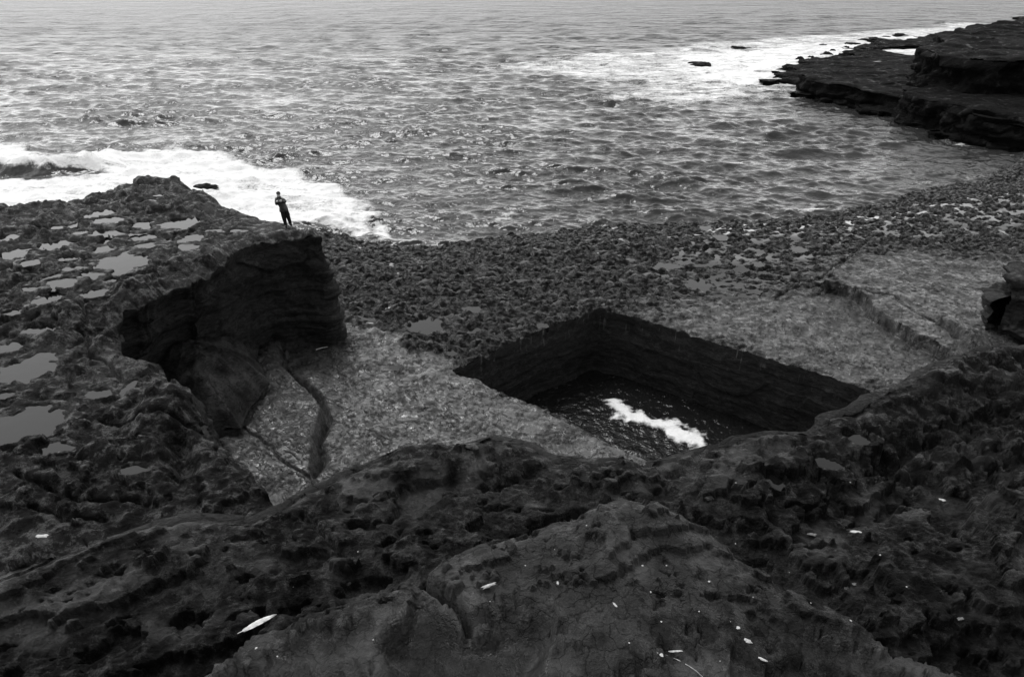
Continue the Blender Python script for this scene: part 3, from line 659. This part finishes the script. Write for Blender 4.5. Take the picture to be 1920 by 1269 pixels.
# ================================================================== THINGS
def plain(name, c, rough=.7, spec=.3, var=.25, k=20, bmp=.0):
    m, t, p = new_mat(name); n = noise(t, coords(t), k, 5, .6)
    t.links.new(ramp(t, n, .3, .7, c * (1 - var), c * (1 + var)), p.inputs['Base Color'])
    p.inputs['Roughness'].default_value = rough; p.inputs['Specular IOR Level'].default_value = spec
    if bmp: t.links.new(bump(t, n, .6, bmp), p.inputs['Normal'])
    return m
M_JACKET = plain('jacket_cloth', .022, .6, .4, .35, 9, .02); M_TROUSER = plain('trouser_cloth', .010, .8, .2, .3, 12, .01)
M_SKIN = plain('skin', .42, .5, .4, .1, 30); M_BOOT = plain('boot_leather', .008, .5, .4); M_CAP = plain('cap_cloth', .03, .8, .2, .3, 25)
M_CAMERA = plain('camera_black', .012, .35, .5); M_GLASS = plain('lens_glass', .005, .05, .8)
M_WHITE = plain('feather_white', .5, .8, .2, .15, 60); M_QUILL = plain('quill', .6, .5, .3)
M_DROP = plain('dropping_white', .38, .8, .2, .3, 90); M_DROPG = plain('old_dropping', .14, .8, .2, .4, 90)
M_STRAW = plain('straw', .3, .7, .2, .3, 40); M_STONE = rock_mat('stone_rock', .02, .12, 6, 1, .05, .3)

def skinned(verts, edges, root, sub=2):
    """grow a surface round a skeleton: verts = [(x, y, z, rx, ry)]"""
    me = bpy.data.meshes.new('skeleton'); me.from_pydata([v[:3] for v in verts], edges, [])
    o = bpy.data.objects.new('skeleton', me); COL.objects.link(o)
    bm = bmesh.new(); bm.from_mesh(me); ly = bm.verts.layers.skin.verify(); bm.verts.ensure_lookup_table()
    for v, q in zip(bm.verts, verts):
        v[ly].radius = (q[3], q[4] if len(q) > 4 else q[3]); v[ly].use_root = (v.index == root)
    bm.to_mesh(me); bm.free()
    sk = o.modifiers.new('skin', 'SKIN'); sk.use_smooth_shade = True; sk.branch_smoothing = .3
    ss = o.modifiers.new('sub', 'SUBSURF'); ss.levels = sub; ss.render_levels = sub
    dg = bpy.context.evaluated_depsgraph_get(); out = bpy.data.meshes.new_from_object(o.evaluated_get(dg))
    bpy.data.objects.remove(o); bpy.data.meshes.remove(me)
    for p in out.polygons: p.use_smooth = True
    return out

def plat_z(x, y, rad=.12):
    d = (PX_ - x) ** 2 + (PY_ - y) ** 2; w = d < rad * rad
    return float(PZ_[w].max()) if w.any() else float(PZ_.ravel()[np.argmin(d)])
def plat_at(px, py):
    z = ZB
    for _ in range(6):
        p = at(px, py, z); z = plat_z(p[0], p[1])
    return np.array([p[0], p[1], z])
pf = plat_at(541, 424)
def build_person(loc):
    root = link('person', None, label='person in dark jacket and cap leaning back, raising a camera at the platform edge', cat='person')
    root.location = loc; root.scale = (1.15, 1.15, 1.07)
    lf = (-.095, -.09, .06); rf = (.075, .12, .06)             # ankles
    V = [(-.10, 0, .86, .155, .115),                          # 0 pelvis
         (-.14, .01, 1.02, .150, .110), (-.20, .02, 1.20, .175, .125), (-.25, .01, 1.36, .185, .120), (-.265, -.01, 1.46, .10, .085),   # 1-4 trunk
         (-.262, -.03, 1.53, .058, .060), (-.255, -.045, 1.60, .074, .085), (-.258, -.045, 1.69, .080, .098), (-.262, -.04, 1.765, .058, .07),     # 5-8 neck, head
         (-.215, -.16, 1.655, .012, .014), (-.222, -.135, 1.60, .028, .02),                                                                   # 9 nose, 10 chin
         (-.435, .0, 1.41, .082), (-.43, -.07, 1.15, .062), (-.29, -.30, 1.38, .046), (-.235, -.335, 1.43, .036, .028),                              # 11-14 right arm, palm
         (-.075, .02, 1.40, .080), (.085, -.09, 1.28, .060), (-.06, -.28, 1.40, .046), (-.115, -.315, 1.43, .036, .028),                             # 15-18 left arm, palm
         (-.175, -.01, .78, .105), (-.165, -.05, .46, .074), (lf[0] - .02, lf[1] + .02, .14, .055), (lf[0] + .0, lf[1] - .01, .055, .050), (lf[0] + .06, lf[1] - .16, .04, .042, .035),      # 19-23
         (-.02, .02, .78, .105), (.055, .03, .47, .074), (rf[0], rf[1] + .02, .14, .055), (rf[0], rf[1], .055, .050), (rf[0] + .12, rf[1] - .12, .04, .042, .035)]               # 24-28
    E = [(0, 1), (1, 2), (2, 3), (3, 4), (4, 5), (5, 6), (6, 7), (7, 8), (7, 9), (6, 10), (3, 11), (11, 12), (12, 13), (13, 14), (3, 15), (15, 16), (16, 17), (17, 18),
         (0, 19), (19, 20), (20, 21), (21, 22), (22, 23), (0, 24), (24, 25), (25, 26), (26, 27), (27, 28)]
    for palm, sx in ((14, 1), (18, -1)):                        # five fingers each, closing on the camera
        bx, by, bz = V[palm][:3]
        for k, (dz, ln) in enumerate(((.028, .030), (.010, .036), (-.008, .034), (-.026, .027))):
            i = len(V); V.append((bx + sx * .018, by - .028, bz + dz, .0095)); V.append((bx + sx * (.018 + ln * .7), by - .045, bz + dz + .004, .0088)); V.append((bx + sx * (.018 + ln), by - .030, bz + dz + .004, .008))
            E += [(palm, i), (i, i + 1), (i + 1, i + 2)]
        i = len(V); V.append((bx + sx * .012, by + .02, bz + .036, .011)); V.append((bx + sx * .040, by + .018, bz + .046, .009)); E += [(palm, i), (i, i + 1)]
    V = [(v[0] * .8 - .02 * 0, *v[1:]) for v in V]
    V = [v if i > 28 else (v[0], v[1], v[2], v[3] * (1.0 if i in (9, 10) else 1.12 if i in (5, 6, 7, 8) else 1.42), (v[4] if len(v) > 4 else v[3]) * (1.0 if i in (9, 10) else 1.12 if i in (5, 6, 7, 8) else 1.42)) for i, v in enumerate(V)]
    me = skinned(V, E, 0, 2)
    for m in (M_JACKET, M_TROUSER, M_SKIN, M_BOOT): me.materials.append(m)
    for p in me.polygons:
        c = p.center
        hand = (Vector(V[14][:3]) - c).length < .085 or (Vector(V[18][:3]) - c).length < .085
        p.material_index = 2 if (c.z > 1.56 or hand) and c.z > 1.3 else (3 if c.z < .13 else (1 if c.z < .83 else 0))
    body = link('body', me, None, root)
    # cap with a short peak, jacket hem, collar
    bm = bmesh.new(); bmesh.ops.create_uvsphere(bm, u_segments=20, v_segments=12, radius=1)
    bmesh.ops.delete(bm, geom=[v for v in bm.verts if v.co.z < -.25 and v.co.y < .1 or v.co.z < -.6], context='VERTS')
    for v in bm.verts: v.co = Vector((v.co.x * .094, v.co.y * .112, v.co.z * .105)) + Vector((-.208, -.035, 1.70))
    pk = [bm.verts.new((-.208 + .085 * math.sin(a) + .04, -.04 - .10 * math.cos(a) - r * math.cos(a) * .07, 1.715 - r * .015)) for r in (0, 1) for a in np.linspace(-.7, 1.1, 7)]
    for i in range(6): bm.faces.new((pk[i], pk[i + 1], pk[i + 8], pk[i + 7]))
    me = bpy.data.meshes.new('cap'); bm.to_mesh(me); bm.free(); [setattr(p, 'use_smooth', True) for p in me.polygons]; me.materials.append(M_CAP)
    c = link('cap', me, None, root); so_ = c.modifiers.new('thick', 'SOLIDIFY'); so_.thickness = .008
    def ring(name, c0, rx, ry, h, mat, flare=1.06):
        bm = bmesh.new(); n = 24; rows = []
        for k, (zz, sc) in enumerate(((0, 1), (-h * .5, (1 + flare) / 2), (-h, flare))):
            rows.append([bm.verts.new((c0[0] + rx * sc * math.cos(a) + .02 * zz, c0[1] + ry * sc * math.sin(a), c0[2] + zz + .006 * math.sin(3 * a))) for a in np.linspace(0, 2 * math.pi, n, endpoint=False)])
        for r0, r1 in zip(rows[:-1], rows[1:]):
            for i in range(n): bm.faces.new((r0[i], r0[(i + 1) % n], r1[(i + 1) % n], r1[i]))
        me = bpy.data.meshes.new(name); bm.to_mesh(me); bm.free(); [setattr(p, 'use_smooth', True) for p in me.polygons]; me.materials.append(mat)
        o = link(name, me, None, root); q = o.modifiers.new('thick', 'SOLIDIFY'); q.thickness = .01
    ring('jacket_hem', (-.095, .005, .95), .185, .145, .17, M_JACKET); ring('collar', (-.21, -.025, 1.535), .075, .08, .06, M_JACKET, 1.25)
    return root
person = build_person((pf[0], pf[1], pf[2] - .01))
# the camera in the hands
cm = link('camera', None, label='small black camera held up to the face of the person', cat='camera'); cm.location = (pf[0] - .161, pf[1] - .374, pf[2] + 1.595); cm.rotation_euler = (math.radians(-8), 0, math.radians(35))
def prim(name, parent, mat, fn, bev=.006):
    bm = bmesh.new(); fn(bm)
    if bev: bmesh.ops.bevel(bm, geom=[e for e in bm.edges], offset=bev, segments=2, affect='EDGES')
    me = bpy.data.meshes.new(name); bm.to_mesh(me); bm.free(); return link(name, me, mat, parent)
def boxf(sx, sy, sz, o=(0, 0, 0)):
    def f(bm):
        bmesh.ops.create_cube(bm, size=1)
        for v in bm.verts: v.co = Vector((v.co.x * sx + o[0], v.co.y * sy + o[1], v.co.z * sz + o[2]))
    return f
def cylf(r0, r1, h, o):
    def f(bm):
        bmesh.ops.create_cone(bm, cap_ends=True, segments=20, radius1=r0, radius2=r1, depth=h)
        for v in bm.verts: v.co = Vector((v.co.x + o[0], -v.co.z + o[1], v.co.y + o[2]))
    return f
prim('camera_body', cm, M_CAMERA, boxf(.125, .045, .085)); prim('viewfinder', cm, M_CAMERA, boxf(.045, .05, .028, (0, 0, .055)))
ln_ = prim('lens', cm, M_CAMERA, cylf(.033, .036, .075, (0, -.058, 0)), .002); prim('front_glass', ln_, M_GLASS, cylf(.028, .028, .004, (0, -.097, 0)), 0)

# ---- small things on the near ledges
def frame_at(px, py, z0=15.4):
    p = ground_z(px, py, z0)
    i = int(np.argmin((FX - p[0]) ** 2 + (FY - p[1]) ** 2)); r, c = divmod(i, FX.shape[1]); r = min(max(r, 3), FX.shape[0] - 4); c = min(max(c, 3), FX.shape[1] - 4)
    v = lambda a, b: Vector((FX[a, b], FY[a, b], FZ[a, b]))
    n = (v(r, c + 3) - v(r, c - 3)).cross(v(r + 3, c) - v(r - 3, c)).normalized()
    if n.z < 0: n = -n
    n = (n + Vector((0, 0, .8))).normalized()
    pw = Vector(p); d1 = (pw - Vector((0, 0, ZC))).length
    return pw, n, d1 / F
def blob_mesh(name, outline_r, n=14, hgt=.18, seed=0, sx=1, sy=1):
    """a low irregular splat or shell with thickness"""
    rng = random.Random(seed); vs_ = []; fs = []
    rr = [outline_r * (1 + rng.uniform(-.3, .3)) for _ in range(n)]
    rows = ((1.0, -.06), (1.0, .05), (.72, .75), (.35, 1.0))
    for sc, z in rows:
        for i in range(n):
            a = 2 * math.pi * i / n; vs_.append((math.cos(a) * rr[i] * sc * sx, math.sin(a) * rr[i] * sc * sy, z * hgt * outline_r))
    vs_.append((0, 0, hgt * outline_r * 1.05))
    for k in range(len(rows) - 1):
        for i in range(n): fs.append((k * n + i, k * n + (i + 1) % n, (k + 1) * n + (i + 1) % n, (k + 1) * n + i))
    t0 = (len(rows) - 1) * n
    for i in range(n): fs.append((t0 + i, t0 + (i + 1) % n, len(vs_) - 1))
    me = bpy.data.meshes.new(name); me.from_pydata(vs_, [], fs); me.update()
    for p in me.polygons: p.use_smooth = True
    return me
def put(o, px, py, ang=0, lift=.0):
    p, n, s = frame_at(px, py); ax = (Vector((1, 0, 0)) - n * n.x).normalized(); q = Matrix((ax, n.cross(ax), n)).transposed().to_4x4()
    o.matrix_world = Matrix.Translation(p + n * lift) @ q @ Matrix.Rotation(ang, 4, 'Z'); return s
# feather
pA, nA, sA = frame_at(485, 1178); LF = 58 * sA
fe = link('feather', None, label='white feather lying alone on the dark wet near ledge', cat='feather')
def vane(sgn):
    vs_, fs = [], []; m = 22
    for i in range(m + 1):
        t = i / m; w = .13 * LF * (math.sin(math.pi * min(1, t * .92 + .1)) ** .7) * (1 if sgn > 0 else .75) * (1 - .12 * (i % 5 == 3))
        x = (t - .45) * LF * .95; yb = .05 * LF * math.sin(t * 2.4)
        vs_ += [(x, yb, .012), (x + .02 * LF, yb + sgn * w * .6, .016 + .004 * math.sin(i)), (x + .045 * LF, yb + sgn * w, .010)]
    for i in range(m):
        for j in range(2): fs.append((i * 3 + j, i * 3 + j + 1, i * 3 + j + 4, i * 3 + j + 3))
    me = bpy.data.meshes.new('vane'); me.from_pydata(vs_, [], fs); o = link('vane', me, M_WHITE, fe); q = o.modifiers.new('t', 'SOLIDIFY'); q.thickness = .0025; return o
vane(1); vane(-1)
def tube(name, pts, r0, r1, mat, parent=None, n=7, **kw):
    pts = [Vector(p) for p in pts]; vs_, fs = [], []
    for i, p in enumerate(pts):
        t = (pts[min(i + 1, len(pts) - 1)] - pts[max(i - 1, 0)]).normalized(); u = t.orthogonal().normalized(); w = t.cross(u); r = r0 + (r1 - r0) * i / (len(pts) - 1)
        vs_ += [tuple(p + u * math.cos(a) * r + w * math.sin(a) * r) for a in (2 * math.pi * k / n for k in range(n))]
    for i in range(len(pts) - 1):
        for k in range(n): fs.append((i * n + k, i * n + (k + 1) % n, (i + 1) * n + (k + 1) % n, (i + 1) * n + k))
    fs += [tuple(range(n))[::-1], tuple((len(pts) - 1) * n + k for k in range(n))]
    me = bpy.data.meshes.new(name); me.from_pydata(vs_, [], fs)
    return link(name, me, mat, parent, **kw)
tube('quill', [((t - .55) * LF, .05 * LF * math.sin(max(0, t - .1) * 2.4), .015) for t in np.linspace(0, 1, 10)], .0035, .0008, M_QUILL, fe)
put(fe, 485, 1178, math.radians(33), .03); fe.matrix_world = fe.matrix_world @ Matrix.Rotation(.5, 4, 'X')
# dry stalk
sp_ = []
for px, py in ((1232, 1226), (1250, 1231), (1270, 1239), (1290, 1250), (1305, 1260), (1322, 1276)):
    p, n, s = frame_at(px, py); sp_.append(p + Vector((0, 0, .014)))
tube('dry_stalk', sp_, .0035, .0016, M_STRAW, label='thin pale dry stalk curving over the dark near ledge', cat='stalk')
# bird droppings
BIG = [(890, 1066, 7, 1.0, 1.6, 'forked white dropping on the pale brow of the near ledge'), (916, 1098, 9, 1.9, .45, 'curved white dropping below the pale brow of the near ledge'), (920, 1130, 4, 1, 1, 'round white spot just above the hollow of the near ledge'),
       (950, 1024, 4, 1, 1, 'white spot beside a small pit near the rim of the near ledge'), (1403, 1202, 7, 1.1, .9, 'largest oval white spot on the dark right part of the near ledge'), (1384, 1177, 4.5, 1, .8, 'white spot next to the largest oval one on the near ledge'),
       (1430, 1236, 6, 1.5, .6, 'crescent-shaped white dropping below the largest oval spot'), (1585, 1103, 6, 1.5, .6, 'elongated pale spot beside its round twin on the ledge'), (1602, 1095, 5, 1, .7, 'round pale spot beside its elongated twin on the ledge'),
       (1767, 937, 6, 1.4, .7, 'white oval spot alone on the darkest slope beyond the near ledge'), (1604, 997, 9, 1.3, .6, 'splashed white dropping in the dark cleft of the ledge'), (1523, 1002, 6, 1.6, .6, 'pale speckled dropping on the ledge beside the dark cleft'),
       (1267, 1221, 8, 1.7, .4, 'worm-shaped white dropping beside the dry stalk'), (1240, 1228, 5, .8, 1.1, 'pale blob at the end of the dry stalk'), (79, 1005, 8, 1.5, .6, 'splashed white dropping on the dark rock inland of the grey pools'),
       (1046, 1093, 4, .6, 1.4, 'narrow upright white dropping on the near ledge'), (1153, 1134, 5, .6, 1.6, 'thin branching white dropping on the near ledge'), (1800, 1160, 5, 1.4, .6, 'faint pale smear on the dark sloping end of the near ledge')]
for i, (px, py, r, sx, sy, lab) in enumerate(BIG):
    s = frame_at(px, py)[2]; o = link('bird_dropping', blob_mesh('bird_dropping', r * s * .8, 16, .16, i, sx, sy), M_DROP if i not in (7, 8, 17, 11) else M_DROPG, label=lab, cat='bird dropping', group='white droppings on the near ledges')
    put(o, px, py, RNG.uniform(-.4, .4), .003)
proto = [blob_mesh('bird_dropping', .0036 * (1 + .5 * k), 9, .2, 40 + k) for k in range(4)]
for m_ in proto: m_.materials.append(M_DROP)
spots = [(668, 1137), (700, 1199), (671, 1034), (1087, 1073), (1412, 1119), (1459, 1094), (1379, 1019), (1594, 904), (1370, 1165), (1311, 1146), (1240, 1165), (1595, 1163), (1480, 1073), (1442, 1024), (1250, 1060), (1160, 1020), (1040, 1030), (985, 1060), (1220, 1110), (1330, 1090),
         (1420, 1185), (1520, 1130), (1655, 1215), (1700, 1100), (550, 1100), (520, 1230), (620, 1180), (480, 1215), (1120, 1170), (1180, 1205), (1350, 1240), (1650, 1040), (1560, 1250), (1100, 985), (1190, 965), (1290, 985), (870, 1020), (730, 1090), (1380, 905), (1205, 1060), (1140, 1080), (1010, 1090)]
for i, (px, py) in enumerate(spots):
    o = link('bird_dropping', proto[i % 4], label='tiny white speck on the dark near ledge', cat='bird dropping', group='tiny white specks on the near ledges'); put(o, px, py, i * 1.3, .002)
# loose stones on the ledge rim
def rock_obj(name, loc, size, seed, mat, label, cat, group=None, sub=4, rough=.15):
    bm = bmesh.new(); bmesh.ops.create_icosphere(bm, subdivisions=sub, radius=1); rng = np.random.default_rng(seed)
    co = np.array([v.co[:] for v in bm.verts]); pl = rng.normal(size=(16, 3)); pl /= np.linalg.norm(pl, axis=1)[:, None]; dd = rng.uniform(.55, .95, 16)
    for n_, d_ in zip(pl, dd):
        ex = co @ n_ - d_; co = co - np.where(ex > 0, ex, 0)[:, None] * n_[None] * .85
    co *= (1 + rough * fbm(co[:, 0] * 1.0 + co[:, 2] * .7 + seed, co[:, 1] - co[:, 2] * .6, .6, 5, seed, .65))[:, None]
    for v, c in zip(bm.verts, co): v.co = Vector(c * np.array(size))
    me = bpy.data.meshes.new(name); bm.to_mesh(me); bm.free()
    for p in me.polygons: p.use_smooth = sub > 3
    a = me.attributes.new('tint', 'FLOAT', 'POINT'); a.data.foreach_set('value', np.full(len(me.vertices), .5, np.float32))
    o = link(name, me, mat, label=label, cat=cat, group=group); o.location = loc; o.rotation_euler = (0, 0, seed * 1.7); return o
for i, (px, py, r, lab) in enumerate(((663, 876, 15, 'flat pale loose stone on the rim above the lower-left slab'), (884, 838, 14, 'pale loose stone on the crest of the rough ledge'), (655, 1095, 5, 'small loose stone near the dark puddle'), (1330, 935, 9, 'dark loose stone on the rim of the near ledge'))):
    p, n, s = frame_at(px, py, 14.0); rock_obj('loose_stone', p + Vector((0, 0, r * s * .12)), (r * s, r * s * .7, r * s * .4), 21 + i, M_STONE if i < 2 else M_FORE, lab, 'stone')
# skerries in the surf
SK = [(1390, 92, 18, 6, 'small dark skerry ringed by white surf, seaward of the headland'), (1312, 122, 26, 6, 'longest low skerry in the white surf off the headland'), (1572, 106, 14, 5, 'dark rock in the surf close to the reef edge'), (1468, 132, 12, 5, 'dark rock just off the tip of the reef'),
      (1545, 85, 9, 3, 'tiny rock breaking the surf beyond the reef'), (1600, 83, 14, 3, 'low rock in the surf between the reef and open sea'), (1478, 124, 14, 4, 'second dark rock off the tip of the reef'), (465, 366, 30, 6, 'grey rock awash in foam behind the standing person'), (384, 352, 24, 6, 'rock awash in foam behind the far corner of the high platform')]
for i, (px, py, rx, ry, lab) in enumerate(SK):
    c = at(px, py, SEA); s = math.hypot(math.hypot(*c), ZC - SEA) / F; w_ = rx * s
    rock_obj('sea_rock', (c[0], c[1], SEA - .05), (w_, w_ * .8, max(.3, ry * s * .75)), 61 + i, M_FAR, lab, 'rock', None, 5, .75)
REEF = [(1506, 119, 12), (1530, 113, 9), (1553, 104, 13), (1586, 90, 8), (1622, 76, 12), (1690, 68, 13), (1640, 73, 8), (1520, 109, 6), (1500, 113, 7), (1660, 70, 7), (1560, 96, 6)]
for i, (px, py, rx) in enumerate(REEF):
    c = at(px, py, SEA); s = math.hypot(math.hypot(*c), ZC - SEA) / F; w_ = rx * s
    rock_obj('sea_rock', (c[0], c[1], SEA), (w_, w_ * .9, .5 + .2 * (i % 3)), 91 + i, M_FAR, 'small dark rock in the surf along the seaward edge of the reef', 'rock', 'rocks along the reef', 4, .7)
# bleached splinter on the smooth slab
c = at(603, 655, .15); tube('driftwood_splinter', [(c[0] - .28, c[1] - .12, .2), (c[0], c[1], .24), (c[0] + .3, c[1] + .2, .2)], .035, .015, M_STRAW, label='short bleached driftwood splinter on the smooth slab below the cliff nose', cat='driftwood')
